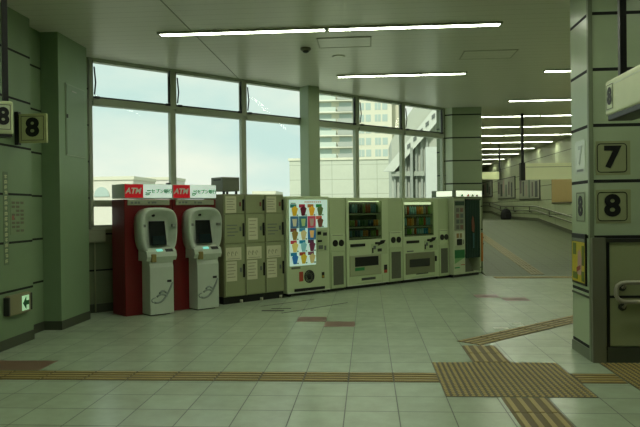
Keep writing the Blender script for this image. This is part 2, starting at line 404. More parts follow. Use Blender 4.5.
MB().box(0, .05, 0, .07, 0, .03, .006).build('body', m_black, t); MB().cyl((.025, -.015, .016), (.025, .0, .016), .012, 10).build('lens', m_dark, t)

# ------------------------------------------------------------------ coin lockers
LU = [5.868, 6.276, 6.684]; LWD = .404
locklabel = ['coin locker column touching the right cash machine, paper notices on top and bottom doors', 'middle coin locker column with a paper on its second door', 'coin locker column beside the ice cream machine']
for k in range(3):
    t = thing('coin_locker', locklabel[k], 'coin locker', wloc(LU[k], VM - .02), R45, 'coin locker columns')
    MB().box(0, LWD, .02, .6, .115, 1.785, .004).build('body', m_lock, t)
    bx('plinth', m_black, t, 0, LWD, .04, .58, 0, .115)
    for x in (.335,): MB().cyl((x, .03, .0), (x, .03, .05), .026, 12).build('foot', mat('foot_pale', (176, 176, 150), .5), t)
    for r, (z0, z1) in enumerate(((1.47, 1.765), (.985, 1.455), (.13, .97))):
        d = MB().box(.012, LWD - .012, 0, .022, z0, z1, .004).build('door', m_lockd, t)
        hz = {0: (1.51, 1.70), 1: (1.09, 1.31), 2: (.42, .64)}[r]
        MB().box(.352, .382, -.028, .0, hz[0], hz[1], .008).build('handle', m_black, d)
        MB().box(.295, .33, -.006, .0, (hz[0] + hz[1]) / 2 - .02, (hz[0] + hz[1]) / 2 + .05, .004).build('coin_slot', mat('lock_red', (124, 74, 58), .5) if r == 0 else m_grey, d)
        def notice(x0, x1, za, zb, big=False):
            n = bx('notice', m_paper, d, x0, x1, -.003, .0, za, zb)
            p = MB()
            if big:
                for j in range(3):
                    q = x0 + .05 + j * .075; p.tube([(q + .018 * math.cos(a), -.0035, (za + zb) / 2 + .035 * math.sin(a)) for a in [.5 * i for i in range(10)]], .004, 5)
                p.box(x0 + .03, x1 - .03, -.0045, -.003, za + .02, za + .028)
            else:
                for j in range(5):
                    z = zb - .04 - j * (zb - za - .06) / 5; p.box(x0 + .02, x1 - .03 - .03 * (j % 2), -.0045, -.003, z - .012, z)
            p.build('print', mat('print_soft', (150, 150, 124), .7), d)
        if r == 0 and k != 1: notice(.03, .235, 1.48, 1.75)
        if r == 1:
            if k == 1: notice(.06, .25, 1.03, 1.39)
            else:
                p = MB()
                for j, (xa, xb) in enumerate(((.05, .25), (.05, .22), (.06, .27), (.06, .2))):
                    p.box(xa, xb, -.002, .0, 1.27 - j * .055, 1.285 - j * .055)
                p.build('lettering', m_grey, d)
        if r == 2: notice(.025, .325, .71, .915, True); notice(.03, .235, .37, .69)
t = thing('locker_cabinet', 'grey metal box with small feet standing on top of the left locker column', 'box', wloc(5.905, VM + .06, 1.785), R45)
MB().box(0, .325, 0, .36, .05, .28, .008).build('case', mat('grey_case', (112, 118, 100), .5), t)
for x, y in ((.03, .03), (.27, .03), (.03, .3), (.27, .3)): bx('foot', m_black, t, x, x + .03, y, y + .03, 0, .055)
MB().box(.05, .27, -.004, .0, .235, .238).build('lid_seam', m_dark, t)
bx('vent_slot', m_dark, t, -.003, 0, .06, .28, .225, .25)

# ------------------------------------------------------------------ ice cream machine
t = thing('ice_cream_machine', 'vending machine with bright white lit panel of ice cream pictures', 'vending machine', wloc(7.155, VM), R45)
W1 = 1.0
MB().box(0, W1, 0, .43, .05, 1.755, .02, 3).build('cabinet', m_cream, t)
for x in (.06, W1 - .1): bx('foot', m_black, t, x, x + .05, .04, .1, 0, .052)
bx('plinth', m_dark, t, .03, W1 - .03, .1, .42, .015, .05)
m_disp = mat('display_lit', (206, 236, 222), .3, emit=.4)
pan = MB().prism([(.06, .53), (.655, .53), (.655, 1.19), (.94, 1.19), (.94, 1.695), (.06, 1.695)], 'y', -.012, .005).build('display_panel', m_disp, t)
hd = MB()
for i in range(9): hd.box(.4 + i * .045, .43 + i * .045, -.015, -.011, 1.64, 1.67)
hd.build('heading', mat('heading_pink', (206, 176, 170), .5, emit=.2), pan)
bx('heading', m_grey, pan, .09, .2, -.015, -.011, 1.625, 1.64)
PAL = [((40, 120, 110), (214, 176, 40)), ((170, 40, 66), (92, 20, 40)), ((170, 110, 50), (226, 170, 40)), ((30, 130, 60), (90, 110, 60)),
       ((60, 110, 140), (190, 190, 150)), ((40, 110, 120), (160, 190, 120)), ((190, 70, 90), (170, 150, 130)), ((200, 90, 70), (110, 70, 50)),
       ((110, 70, 60), (140, 120, 50)), ((50, 140, 170), (200, 190, 130)), ((40, 110, 160), (220, 180, 110)),
       ((180, 60, 70), (214, 200, 110)), ((20, 130, 160), (130, 190, 190)), ((80, 50, 70), (100, 40, 66)),
       ((20, 120, 150), (40, 110, 170)), ((150, 60, 40), (200, 180, 50)), ((110, 70, 80), (196, 184, 120))]
cells = [(c, 0) for c in range(4)] + [(c, 1) for c in range(4)] + [(c, r) for r in (2, 3, 4) for c in range(3)]
for i, (c, r) in enumerate(cells):
    ca, cb_ = PAL[i]; x = .085 + c * .197; z = 1.60 - r * .212 - .19
    ma = mat('wrap_a_%d' % i, ca, .4, emit=.22); mb_ = mat('wrap_b_%d' % i, cb_, .4, emit=.22)
    q = MB()
    if r == 1 and c < 3 or (r == 2 and c == 2):
        q.box(x - .01, x + .175, -.018, -.011, z - .005, z + .205); q.mi = 1; q.prism([(x + .05, z + .03), (x + .115, z + .03), (x + .135, z + .16), (x + .03, z + .16)], 'y', -.022, -.018)
    else:
        q.box(x - .01, x + .13, -.016, -.011, z + .145, z + .205, .003); q.mi = 1
        q.prism([(x + .05, z + .0), (x + .115, z + .0), (x + .16, z + .13), (x + .09, z + .175), (x + .02, z + .13)], 'y', -.022, -.011)
    pc = q.build('product_picture', [ma, mb_], pan)
    bx('price_button', mat('button', (120, 150, 140), .4), pc, x + .135, x + .165, -.02, -.011, z + .0, z + .025)
cp = MB().box(.69, .95, -.012, .004, .76, 1.15, .01).build('coin_panel', m_cream2, t)
bx('bill_slot', m_black, cp, .7, .78, -.02, -.01, 1.06, 1.12); bx('bill_slot', m_dark, cp, .83, .92, -.02, -.01, 1.04, 1.10)
bx('coin_slot', m_black, cp, .70, .79, -.03, -.01, .93, .965); bx('return_lever', m_grey, cp, .72, .82, -.02, -.01, .80, .87); bx('return_lever', m_grey, cp, .86, .9, -.02, -.01, .78, .86)
bx('maker_plate', mat('plate', (120, 126, 104), .5), t, .1, .3, -.004, .002, .475, .51)
v = MB(); v.rings([[Vector((.5 + r * math.cos(a * PI / 16), y, .325 + r * math.sin(a * PI / 16))) for a in range(32)] for r, y in ((.115, .0), (.115, -.012), (.1, -.012), (.095, .0), (.05, .0), (.045, -.01), (.02, -.01))])
v.build('round_vent', m_dark, t)
bx('red_sticker', mat('sticker_red', (176, 70, 48), .5), t, .27, .36, -.004, .002, .25, .42)
st = bx('yellow_sticker', m_black, t, .80, .86, -.004, .002, .27, .38); bx('symbol', mat('sticker_yellow', (180, 150, 40), .5), st, .81, .85, -.006, -.003, .28, .32)
MB().box(.16, .86, -.02, .01, .075, .125, .006).build('delivery_slot', m_black, t)
bx('kick_strip', m_white, t, .01, W1 - .01, -.012, .01, .052, .072)

# ------------------------------------------------------------------ recycling bins between machines
def make_bin(u, w, label):
    t = thing('recycling_bin', label, 'recycling bin', wloc(u, VM), R45, 'bottle recycling bins')
    MB().box(0, w, .02, .43, .05, 1.735, .008).build('cabinet', m_cream2, t)
    d = MB().box(.02, w - .02, 0, .022, .06, .73, .006).build('door', m_cream2, t)
    bx('mesh_panel', m_mesh, d, .07, w - .08, -.006, .004, .115, .65)
    hd = MB().box(.03, w - .03, .004, .022, .74, 1.06, .006).build('chute_panel', m_cream, t)
    for x in (w * .3, w * .68):
        MB().cyl((x, .015, .89), (x, -.012, .89), .062, 16).build('chute_hole', m_black, hd)
    bx('legend', m_grey, hd, .06, w - .08, .0, .006, 1.03, 1.038)
    bx('plinth', m_black, t, .01, w - .01, .06, .42, 0, .05)
    return t
b1 = make_bin(8.172, .40, 'slim cream recycling bin right of the ice cream machine')
b2 = make_bin(9.735, .42, 'slim cream recycling bin between the two drinks machines')
b3 = make_bin(11.285, .375, 'slim cream recycling bin left of the photo booth')

# ------------------------------------------------------------------ drinks machines
def bottle_mesh(kind):
    m = MB()
    if kind == 'can': m.lathe([(.022, 0), (.027, .006), (.027, .105), (.021, .115)], n=10); m.mi = 1; m.lathe([(.021, .115), (.019, .119), (.004, .119)], n=10)
    else: m.lathe([(.022, 0), (.027, .008), (.027, .11), (.02, .14), (.010, .16), (.010, .166)], n=10); m.mi = 1; m.lathe([(.0125, .166), (.0125, .185), (.004, .187)], n=10)
    return m
BPAL = [(76, 104, 76), (50, 76, 96), (110, 150, 158), (180, 126, 60), (56, 54, 50), (112, 140, 76), (140, 74, 56), (180, 180, 156), (76, 116, 130), (54, 90, 64)]
BPAL2 = [(110, 170, 80), (190, 200, 190), (190, 100, 70), (130, 190, 200), (150, 200, 206), (70, 150, 200), (216, 140, 60), (220, 180, 100), (150, 160, 150), (130, 100, 80)]
BN = {0: 'dark green', 1: 'dark blue', 2: 'pale blue', 3: 'amber', 4: 'black', 5: 'olive', 6: 'brown', 7: 'white', 8: 'steel blue', 9: 'forest green'}
BN2 = {0: 'light green', 1: 'white', 2: 'rust', 3: 'aqua', 4: 'pale blue', 5: 'bright blue', 6: 'orange', 7: 'yellow', 8: 'grey', 9: 'brown'}
def make_drinks(u, w, label, who, win, rows, pal, names, lit):
    x0, x1, z0, z1 = win
    t = thing('drinks_machine', label, 'vending machine', wloc(u, VM), R45, 'drinks vending machines')
    c = MB()
    c.box(0, w, .16, .66, .06, 1.735)
    c.box(0, x0, 0, .16, .06, 1.735, .008); c.box(x1, w, 0, .16, .06, 1.735, .008)
    c.box(x0, x1, 0, .16, z1, 1.735, .004); c.box(x0, x1, 0, .16, .06, z0, .004)
    c.build('cabinet', m_cream, t)
    bx('display_back', mat('display_dark', (96, 106, 92), .5), t, x0, x1, .15, .162, z0, z1)
    bx('plinth', m_black, t, .02, w - .02, .06, .6, 0, .062)
    bx('display_glass', m_glass2, t, x0, x1, .004, .008, z0, z1)
    if lit: bx('light_bar_or_added_lamp', mat('bar_pale', (214, 222, 190), .4, emit=1.3), t, x0 + .0, x1 - .07, .012, .05, z1 - .055, z1 - .004)
    else: bx('light_bar_or_added_lamp', mat('bar_added', (214, 222, 190), .4, emit=2.4), t, x0 + .02, x1 - .02, .06, .1, z1 - .014, z1 - .004)  # unseen lamp added behind the top rail to light the samples
    for z in rows:
        sh = bx('shelf', m_dark, t, x0, x1, .03, .15, z - .012, z)
        p = MB(); n = 24
        for k in range(n):
            xa = x0 + .01 + k * (x1 - x0 - .02) / n; p.box(xa, xa + (x1 - x0) / n * .45, .015, .032, z - .042, z - .012)
        p.build('button_row', mat('button_pale', (160, 166, 148), .4), sh)
    bn = MB().box(.09, .48, -.012, .004, .80, .855, .005).build('menu_slot', m_black, t)
    cp = MB().box(.58 * w, .97 * w, -.01, .004, .63, .84, .01).build('coin_panel', m_cream2, t)
    MB().box(.66 * w, .8 * w, -.03, -.006, .825, .87, .006).build('bill_slot', m_black, cp)
    MB().prism([(.72 * w, .80), (.86 * w, .84), (.9 * w, .9), (.8 * w, .9)], 'y', -.035, -.006).build('coin_funnel', m_black, cp)
    bx('return_lever', m_grey, cp, .62 * w, .67 * w, -.02, -.008, .73, .8); bx('return_cup', m_black, cp, .585 * w, .61 * w, -.018, -.008, .66, .76)
    MB().box(.72 * w, .82 * w, -.016, -.008, .68, .74, .006).build('display_window', m_dark, cp)
    if lit:
        fl = MB().box(.06, .97, -.012, .004, .165, .60, .012).build('delivery_door', mat('door_taupe', (122, 126, 96), .45), t)
        MB().box(.17, .8, -.018, -.01, .31, .47, .008).build('flap', m_dark, fl)
        bx('knob', m_black, t, .985, 1.03, -.02, .004, .39, .5)
        bx('legend', m_grey, t, .1, .3, -.004, .002, .625, .65)
    else:
        fl = MB().box(.07, .92, -.01, .004, .24, .635, .012).build('delivery_door', mat('door_pale', (164, 172, 136), .45), t)
        MB().box(.2, .83, -.016, -.008, .42, .60, .008).build('flap', m_black, fl)
        bx('green_sticker', mat('sticker_green', (52, 140, 80), .5), fl, .2, .45, -.014, -.008, .34, .40)
        rs = bx('red_sticker', mat('sticker_red', (176, 70, 48), .5), t, 1.0, 1.09, -.004, .002, .25, .31); bx('black_sticker', m_black, t, 1.0, 1.09, -.004, .002, .31, .41)
    MB().box(.38, .76, -.005, .002, .145, .195, .004).build('name_plate', mat('plate_dark', (70, 78, 70), .5), t)
    MB().prism([(.2, .08), (.98, .085), (.9, .115), (.6, .13), (.28, .11)], 'y', -.006, .004).build('kick_panel', m_cream2, t)
    bx('kick_strip', m_white, t, .01, w - .01, -.01, .01, .062, .075)
    # sample drinks on the shelves
    meshes = {}
    for r, z in enumerate(rows):
        n = 12
        for k in range(n):
            ci = int((k / n * 10 + r * 3.7 + random.random() * 1.6)) % 10
            kind = 'can' if (r == 2 or (r == 1 and not lit)) else 'bottle'
            if (ci, kind) not in meshes:
                o = bottle_mesh(kind).build('drink_' + kind, [mat('drink_%s_%d' % (who, ci), pal[ci], .35), mat('cap_%s' % ('pale' if ci % 2 else 'grey'), (150, 150, 140) if ci % 2 else (96, 96, 90), .4)])
                meshes[(ci, kind)] = o.data
            else:
                o = bpy.data.objects.new('drink_' + kind, meshes[(ci, kind)]); C.objects.link(o)
            u_ = u + x0 + .05 + k * (x1 - x0 - .1) / (n - 1)
            o.location = wloc(u_, VM + .085, z)
            tag(o, '%s sample drink %s, %s from left, %s shelf of %s drinks machine' % (names[ci], kind, ORD[k], ('top', 'middle', 'bottom')[r], who), kind, 'sample drinks in the %s drinks machine' % who)
    return t
make_drinks(8.585, 1.135, 'cream drinks vending machine right of the ice cream machine, dark display, green sticker', 'left', (.065, .955, .93, 1.67), (1.445, 1.19, .99), BPAL, BN, False)
make_drinks(10.165, 1.11, 'cream drinks vending machine left of the photo booth, taupe delivery door', 'right', (.04, .96, .94, 1.65), (1.395, 1.165, .985), BPAL2, BN2, True)

# ------------------------------------------------------------------ photo booth
t = thing('photo_booth', 'photo booth with lit header and dark green curtain, last of the machine row', 'photo booth', wloc(11.672, 9.06), R45)
BW, BD, BH = .985, .6, 1.75
b = MB()
b.box(0, .405, .0, BD, .06, BH, .006)
b.box(.405, BW, BD - .03, BD, .06, BH); b.box(BW - .035, BW, .0, BD - .03, .06, BH); b.box(.405, BW - .035, .0, BD - .03, BH - .05, BH); b.box(.405, BW - .035, .02, BD - .03, .06, .09)
b.build('cabinet', mat('booth_cream', (184, 194, 160), .4), t)
bx('plinth', m_black, t, .02, BW - .02, .05, BD - .03, 0, .062)
hd = MB().box(.0, BW, -.04, BD, BH + .005, 1.90, .006).build('header', mat('booth_header', (110, 120, 100), .5), t)
ls = bx('light_panel', mat('header_lit', (240, 250, 220), .4, emit=.8), hd, .05, BW - .01, -.046, -.036, BH + .015, 1.893)
bx('side_light_panel', MATS['header_lit'], hd, -.006, .002, .03, .46, BH + .02, 1.885)
for i, (x, c) in enumerate(((.2, (40, 140, 80)), (.42, (190, 80, 60)), (.58, (90, 120, 80)), (.74, (120, 80, 110)))):
    MB().prism([(x, BH + .02), (x + .1, BH + .02), (x + .06, BH + .075), (x + .02, BH + .05)], 'y', -.052, -.046).build('picture', mat('hdr_%d' % i, c, .5), ls)
cur = MB(); n = 60; pts = []
for i in range(n + 1):
    x = .41 + i * (.525) / n; pts.append((x, -.012 + .012 * math.sin(i * 2 * PI / 7.)))
cur.prism(pts + [(x, y + .006) for x, y in pts[::-1]], 'z', .40, BH - .06)
cu = cur.build('curtain', mat('curtain_green', (16, 50, 34), .7, noise=.15), t)
q = MB().prism([(.62, 1.0), (.7, .96), (.72, 1.1), (.69, 1.28), (.65, 1.34), (.61, 1.22)], 'y', -.03, -.024).build('figure_print', mat('print_orange', (104, 62, 40), .6), cu)
MB().prism([(.66, .62), (.70, .62), (.71, .95), (.65, .95)], 'y', -.03, -.024).build('figure_print', mat('print_blue', (44, 84, 84), .6), cu)
bx('curtain_rail', m_dsteel, t, .405, BW - .035, -.03, .0, BH - .06, BH - .04)
inf = bx('display_board', mat('board_grey', (136, 142, 122), .5), t, .03, .385, -.008, .002, 1.02, 1.68)
bx('board_heading', mat('board_dgreen', (24, 56, 40), .5), inf, .05, .37, -.013, -.007, 1.57, 1.66)
for r in range(4):
    for c in range(2):
        bx('sample_photo', mat('photo_%d' % ((r * 2 + c) % 3), [(96, 96, 88), (120, 90, 80), (84, 96, 90)][(r * 2 + c) % 3], .5), inf, .09 + c * .14, .19 + c * .14, -.013, -.007, 1.05 + r * .125, 1.14 + r * .125)
op = MB().box(.04, .38, -.01, .002, .69, .99, .004).build('control_panel', mat('panel_white', (200, 204, 180), .4), t)
bx('sample_photo', mat('photo_tan', (150, 120, 70), .5), op, .09, .17, -.014, -.008, .86, .96); bx('sample_photo', mat('photo_tan2', (140, 126, 84), .5), op, .2, .28, -.014, -.008, .86, .96)
MB().box(.1, .26, -.016, -.008, .70, .84, .02).build('outlet', m_black, op); bx('coin_slot', m_dark, op, .31, .33, -.014, -.008, .72, .82)
gp = bx('green_picture', mat('leaf_green', (36, 110, 60), .5), t, .03, .38, -.006, .002, .42, .6)
MB().prism([(.03, .30), (.2, .36), (.38, .42), (.03, .42)], 'y', -.005, .002).build('green_picture', mat('leaf_light', (120, 170, 110), .5), t)
bx('stripe', m_green, t, .03, .2, -.005, .002, .2, .225); bx('stripe', mat('sticker_red', (0, 0, 0)), t, .25, .38, -.005, .002, .26, .275)
op2 = MB(); op2.lathe([(.15, .40), (.15, .45), (.13, .46)], (.66, .3, 0), 20); op2.build('stool_seat', m_dark, t)
MB().cyl((.66, .3, .09), (.66, .3, .40), .03).build('stool_post', m_steel, t)
MB().prism([(.42, .09), (.78, .09), (.56, .39), (.42, .39)], 'y', .05, .075).build('inner_shade', mat('shade_grey', (92, 96, 82), .6), t)  # slanted sheet put in for the shade at the left of the interior
MB().box(BW, BW + .06, -.02, .12, .30, .95, .006).build('side_post', mat('post_orange', (172, 110, 40), .5), t)
for z in (.68, .82): bx('bracket', m_dark, t, BW + .06, BW + .11, .0, .05, z, z + .03)
bx('floor_bracket', m_dark, t, BW - .03, BW + .04, -.012, .0, .16, .18)

# ------------------------------------------------------------------ left wall furniture
RL_ = PI / 2      # faces +X; local x -> world +Y
t = thing('wall_notice', 'paper notice with printed table on the left wall panel above the exit light', 'notice', (-4.03, 7.27, 1.27), RL_)
bx('sheet', mat('notice_paper', (128, 146, 110), .6), t, 0, .32, -.004, 0, 0, .42)
p = MB()
for r in range(8):
    for c in range(3):
        if (r * 3 + c) % 5: p.box(.03 + c * .095, .1 + c * .095, -.0055, -.004, .03 + r * .046, .058 + r * .046)
p.build('print', mat('print_brown', (104, 104, 80), .6), t); bx('red_mark', mat('mark_red', (150, 96, 80), .6), t, .03, .08, -.006, -.0045, .17, .22)
t = thing('vertical_sign_strip', 'narrow vertical strip of small pale characters on the left wall, left of the notice', 'sign', (-4.03, 7.14, .94), RL_)
s_ = bx('strip', mat('strip_back', (104, 122, 92), .5), t, -.01, .09, -.004, 0, 0, 1.04)
p = MB(); 
for i in range(17):
    z = .965 - i * .059
    p.box(.012, .068, -.006, -.004, z + .03, z + .038); p.box(.036, .045, -.006, -.004, z, z + .044); p.box(.014 + .008 * (i % 2), .066, -.006, -.004, z + .012, z + .019)
    if i % 3: p.box(.012, .02, -.006, -.004, z, z + .03)
    if i % 2: p.box(.06, .068, -.006, -.004, z + .004, z + .03)
p.build('characters', mat('char_pale', (206, 208, 164), .5), t)
t = thing('exit_light', 'low emergency exit light box with green arrow on the left wall', 'exit light', (-4.03, 7.1, .365), RL_)
MB().box(.03, .50, -.06, .003, .0, .23, .012).build('case', mat('exit_case', (134, 132, 96), .5), t)
for x in (0, .49): MB().box(x, x + .035, -.065, 0, .015, .215, .006).build('end_cap', m_dark, t)
l = bx('lit_panel', mat('exit_white', (190, 236, 190), .4, emit=.4), t, .29, .44, -.066, -.059, .03, .2)
ar = MB(); ar.prism([(.3, .115), (.37, .185), (.37, .14), (.43, .14), (.43, .09), (.37, .09), (.37, .045)], 'y', -.071, -.066)
ar.build('arrow', mat('exit_green', (6, 96, 40), .5), l)
# square numbered plate projecting from the wall end
t = thing('number_plate_sign', 'square projecting plate with black 8 at the end of the left wall', 'sign', (-4.03, 7.42, 2.32), 0)
bx('bracket', m_black, t, 0, .045, -.03, .03, -.02, .36)
pl = MB().box(.045, .375, -.02, .02, 0, .335, .008).build('plate', mat('plate_pale', (178, 184, 128), .4), t)
bx('inner_panel', mat('plate_grey', (178, 186, 132), .4), pl, .07, .35, -.023, -.018, .025, .31)
fr = MB()
for a in ((.075, .345, .028, .034), (.075, .345, .301, .307)): fr.box(a[0], a[1], -.0255, -.022, a[2], a[3])
for a in (.075, .339): fr.box(a, a + .006, -.0255, -.022, .028, .307)
fr.build('border', m_dark, pl)
MB().text('8', .285, .21, -.026, .168, .004, bold=.012, sx=1.1).build('digit', m_digit, pl)
# hanging number sign at the left edge
def hang_digit(t, cx, cz, size, w, h, y):
    pl = MB().box(cx - w / 2, cx + w / 2, y - .004, y, cz - h / 2, cz + h / 2, .0).build('number_panel', mat('number_white', (196, 206, 170), .4, emit=.0), t)
    f = MB()
    for zz in (cz - h / 2 + .004, cz + h / 2 - .01): f.box(cx - w / 2 + .004, cx + w / 2 - .004, y - .006, y - .003, zz, zz + .006)
    for xx in (cx - w / 2 + .004, cx + w / 2 - .01): f.box(xx, xx + .006, y - .006, y - .003, cz - h / 2 + .004, cz + h / 2 - .004)
    f.build('border', mat('border_soft', (90, 96, 76), .5), pl)
    MB().text('8', size, cx, y - .007, cz, .004, bold=.009, sx=.95).build('digit', m_digit, pl)
t = thing('hanging_sign', 'pale sign box with black 8 hung on a dark pole at the left edge', 'sign', (-3.125, 5.72, 2.215), math.radians(38))
MB().box(-1.4, .0, 0, .16, 0, .295, .02, 3).build('box', mat('sign_box_l', (176, 188, 140), .35, emit=.08), t)
MB().box(-1.38, -.01, .01, .15, -.022, .012).build('underside', m_black, t)
hang_digit(t, -.085, .15, .2, .13, .23, 0)
MB().box(-.075, -.03, .055, .1, .29, CEIL - 2.215).build('pole', m_black, t)
# access panel on the left pillar
t = thing('access_panel', 'flush access panel door high on the left pillar', 'panel', (-3.965, 8.55, 2.27), RL_)
MB().box(0, .6, -.008, 0, 0, .96, .003).build('frame', mat('panel_edge', (134, 152, 120), .4), t)
bx('door', mat('panel_door', (118, 140, 106), .35), t, .02, .58, -.012, -.006, .02, .94); MB().box(.015, .05, -.022, -.01, .5, .55, .004).build('latch', m_dsteel, t)
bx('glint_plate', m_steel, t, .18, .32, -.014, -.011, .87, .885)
# junction box by the window
t = thing('junction_box', 'grey junction box on the wall under the window left of the cash machines', 'junction box', wloc(3.86, VW, 1.06), R45)
MB().box(.02, .3, -.12, 0, 0, .2, .012).build('case', mat('jbox', (150, 156, 130), .5), t); bx('lid', mat('jbox_lid', (160, 166, 138), .5), t, .04, .28, -.126, -.118, .02, .18)
MB().cyl((.16, -.03, 0), (.16, -.03, -1.05), .012, 8).build('conduit', m_lock, t)

# ------------------------------------------------------------------ numbered pillar (right)
def pillar_number(txt, z, label):
    t = thing('number_plate', label, 'sign', (2.375, PY0, z), 0, 'number plates on the pillar')
    s = bx('sheet', m_sticker, t, -.155, .175, -.004, .004, -.165, .165)
    b = MB(); r = .035; o = []
    def rr(hx, hz, r): return [(cx + r * math.cos(a), cz + r * math.sin(a)) for cx, cz, a0 in ((hx - r, hz - r, 0), (-hx + r, hz - r, PI / 2), (-hx + r, -hz + r, PI), (hx - r, -hz + r, 1.5 * PI)) for a in [a0 + PI / 2 * j / 5 for j in range(6)]]
    A = rr(.142, .142, .035); B = rr(.134, .134, .028)
    n = len(A)
    va = [b.bm.verts.new((x, -.0065, z_)) for x, z_ in A]; vb = [b.bm.verts.new((x, -.0065, z_)) for x, z_ in B]
    for i in range(n): b.bm.faces.new((va[i], va[(i + 1) % n], vb[(i + 1) % n], vb[i]))
    bmesh.ops.solidify(b.bm, geom=b.bm.faces[:], thickness=.002)
    b.build('border', m_digit, s)
    MB().text(txt, .285, 0, -.007, 0, .004, bold=.011, sx=1.08).build('digit', m_digit, s)
pillar_number('7', 1.985, 'plate with black 7 on the pillar front, above the 8 plate')
pillar_number('8', 1.512, 'plate with black 8 on the pillar front, below the 7 plate')
t = thing('number_plate', 'foreshortened plate with black 8 on the narrow side of the pillar', 'sign', (PX0, 6.99, 1.51), -PI / 2, 'number plates on the pillar')
s = bx('sheet', mat('sticker_side', (150, 164, 130), .4), t, -.14, .14, -.004, .004, -.155, .155)
f = MB()
for zz in (-.145, .14): f.box(-.12, .12, -.006, -.003, zz, zz + .006)
for xx in (-.125, .119): f.box(xx, xx + .006, -.006, -.003, -.145, .146)
f.build('border', m_digit, s); MB().text('8', .27, 0, -.007, 0, .004, bold=.011).build('digit', m_digit, s)
t = thing('number_plate', 'pale plate with painted-in glare high on the narrow side of the pillar', 'sign', (PX0, 6.99, 2.02), -PI / 2, 'number plates on the pillar')
s = bx('sheet', mat('sticker_glare', (190, 206, 180), .15), t, -.15, .15, -.004, .004, -.165, .165); MB().text('7', .25, 0, -.006, .01, .003, bold=.008).build('digit', mat('digit_glare', (150, 166, 146), .2), s)  # reflected glare painted in as a pale sheet and pale digit
bx('caption', m_grey, s, -.1, .1, -.006, -.004, -.15, -.125)
t = thing('poster', 'yellow and black framed poster on the narrow side of the pillar', 'poster', (PX0, 7.25, .72), -PI / 2)
MB().box(0, .44, -.018, 0, 0, .52, .004).build('frame', m_black, t)
ps = bx('print', mat('poster_yellow', (196, 178, 36), .4, noise=.25, scale=14), t, .02, .42, -.021, -.017, .025, .435)
bx('heading', mat('poster_head', (120, 128, 116), .4), ps, .02, .42, -.022, -.017, .44, .47)
q = MB().prism([(.2, .1), (.32, .1), (.34, .26), (.29, .36), (.22, .33)], 'y', -.024, -.02).build('figure_print', mat('poster_pink', (190, 150, 140), .5), ps)
MB().prism([(.18, .12), (.3, .16), (.3, .2), (.18, .17)], 'y', -.026, -.022).build('figure_print', mat('poster_red', (150, 50, 50), .5), ps)
for a in ((.05, .05, .2, .12), (.34, .2, .41, .4), (.06, .3, .16, .42), (.33, .04, .41, .14)): bx('text_block', mat('poster_green', (92, 110, 30), .5), ps, a[0], a[2], -.0235, -.02, a[1], a[3])
bx('lower_ledge', m_base, t, -.03, .54, -.012, 0, -.11, -.09)
# cladding box on the lower front of the pillar
t = thing('lower_cladding', 'proud lower panel with dark steel frame on the front of the numbered pillar', 'panel', (0, 0, 0))
bx('panel', mat('clad_panel', (150, 158, 116), .4), t, 2.29, 3.6, PY0 - .05, PY0 - .001, .16, 1.17)
bx('corner_guard', mat('guard_steel', (118, 120, 100), .4, .3), t, PX0 - .008, 2.285, PY0 - .07, PY0 - .015, .0, 1.21); bx('top_rail', m_dsteel, t, 2.27, 3.6, PY0 - .065, PY0 - .001, 1.165, 1.2)
bx('inner_edge', m_black, t, 2.295, 2.325, PY0 - .058, PY0 - .045, .12, 1.17)
bx('joint', m_black, t, 2.3, 3.6, PY0 - .053, PY0 - .045, .625, .65); bx('kick', m_base, t, 2.30, 3.6, PY0 - .062, PY0 - .03, 0, .15)
t = thing('handrail', 'double steel handrail with looped end on the numbered pillar', 'handrail', (2.325, PY0 - .05, .6), 0)
yy = -.09
lp = [(1.2, yy, .185), (.13, yy, .185), (.08, yy, .178), (.045, yy, .155), (.03, yy, .12), (.03, yy, .06), (.05, yy, .025), (.085, yy, .005), (.13, yy, 0), (1.2, yy, 0)]
MB().tube(lp, .021, 12).build('rail', m_steel, t)
for z in (.13, -.06):
    br = MB().tube([(.115, 0, z), (.115, -.05, z), (.12, yy, z + .045)], .012, 8).build('bracket', m_steel, t)
    MB().cyl((.115, -.001, z), (.115, -.02, z), .036, 16).build('rosette', m_dsteel, br)
# hanging sign in front of the pillar (runs towards the viewer)
t = thing('hanging_sign', 'long pale sign box with 8 hung in front of the numbered pillar', 'sign', (2.075, 6.0, 2.3), -PI / 2)
MB().box(0, 3.4, 0, .24, 0, .30, .022, 3).build('box', mat('sign_box_r', (196, 204, 160), .3, emit=.05), t)
MB().box(.02, 3.38, .015, .225, -.045, .015, .008).build('underside', m_black, t)
hang_digit(t, .12, .15, .19, .15, .22, 0)
bx('seam_or_highlight', m_white, t, .21, 3.3, -.003, .002, .243, .249)  # white line painted in for the tube's reflection along the face
MB().box(.06, .115, .09, .145, .295, CEIL - 2.3).build('pole', m_black, t); MB().box(3.1, 3.155, .09, .145, .295, CEIL - 2.3).build('pole', m_black, t)

# ------------------------------------------------------------------ tactile paving and floor marks
def strip(label, x0, y0, L, w, rz, bars=4, tile=.4, zf=0., worn=False):
    t = thing('tactile_strip', label, 'tactile paving', (x0, y0, zf), rz, 'tactile guide strips')
    n = int(round(L / tile)); b = MB()
    for i in range(n): b.box(i * L / n + .003, (i + 1) * L / n - .003, 0, w, 0, .003)
    b.build('tiles', mat('tactile_ramp', (112, 106, 62), .6) if worn else m_tactile, t)
    r = MB(); bw = w / bars
    for i in range(n):
        for k in range(bars): r.box(i * L / n + .01, (i + 1) * L / n - .01, (k + .3) * bw, (k + .72) * bw, .003, .008, .0015, 1)
    r.build('ridges', mat('tactile_ramp_ridge', (122, 114, 66), .6) if worn else m_tactd, t); return t
strip('yellow ridged guide strip running across the foreground to the square pad', -6.0 + .21 + 2.0, 5.86, 4.4, .33, 0)
strip('short ridged guide strip from the square pad to the right edge', 1.81, 5.86, .39, .33, 0)
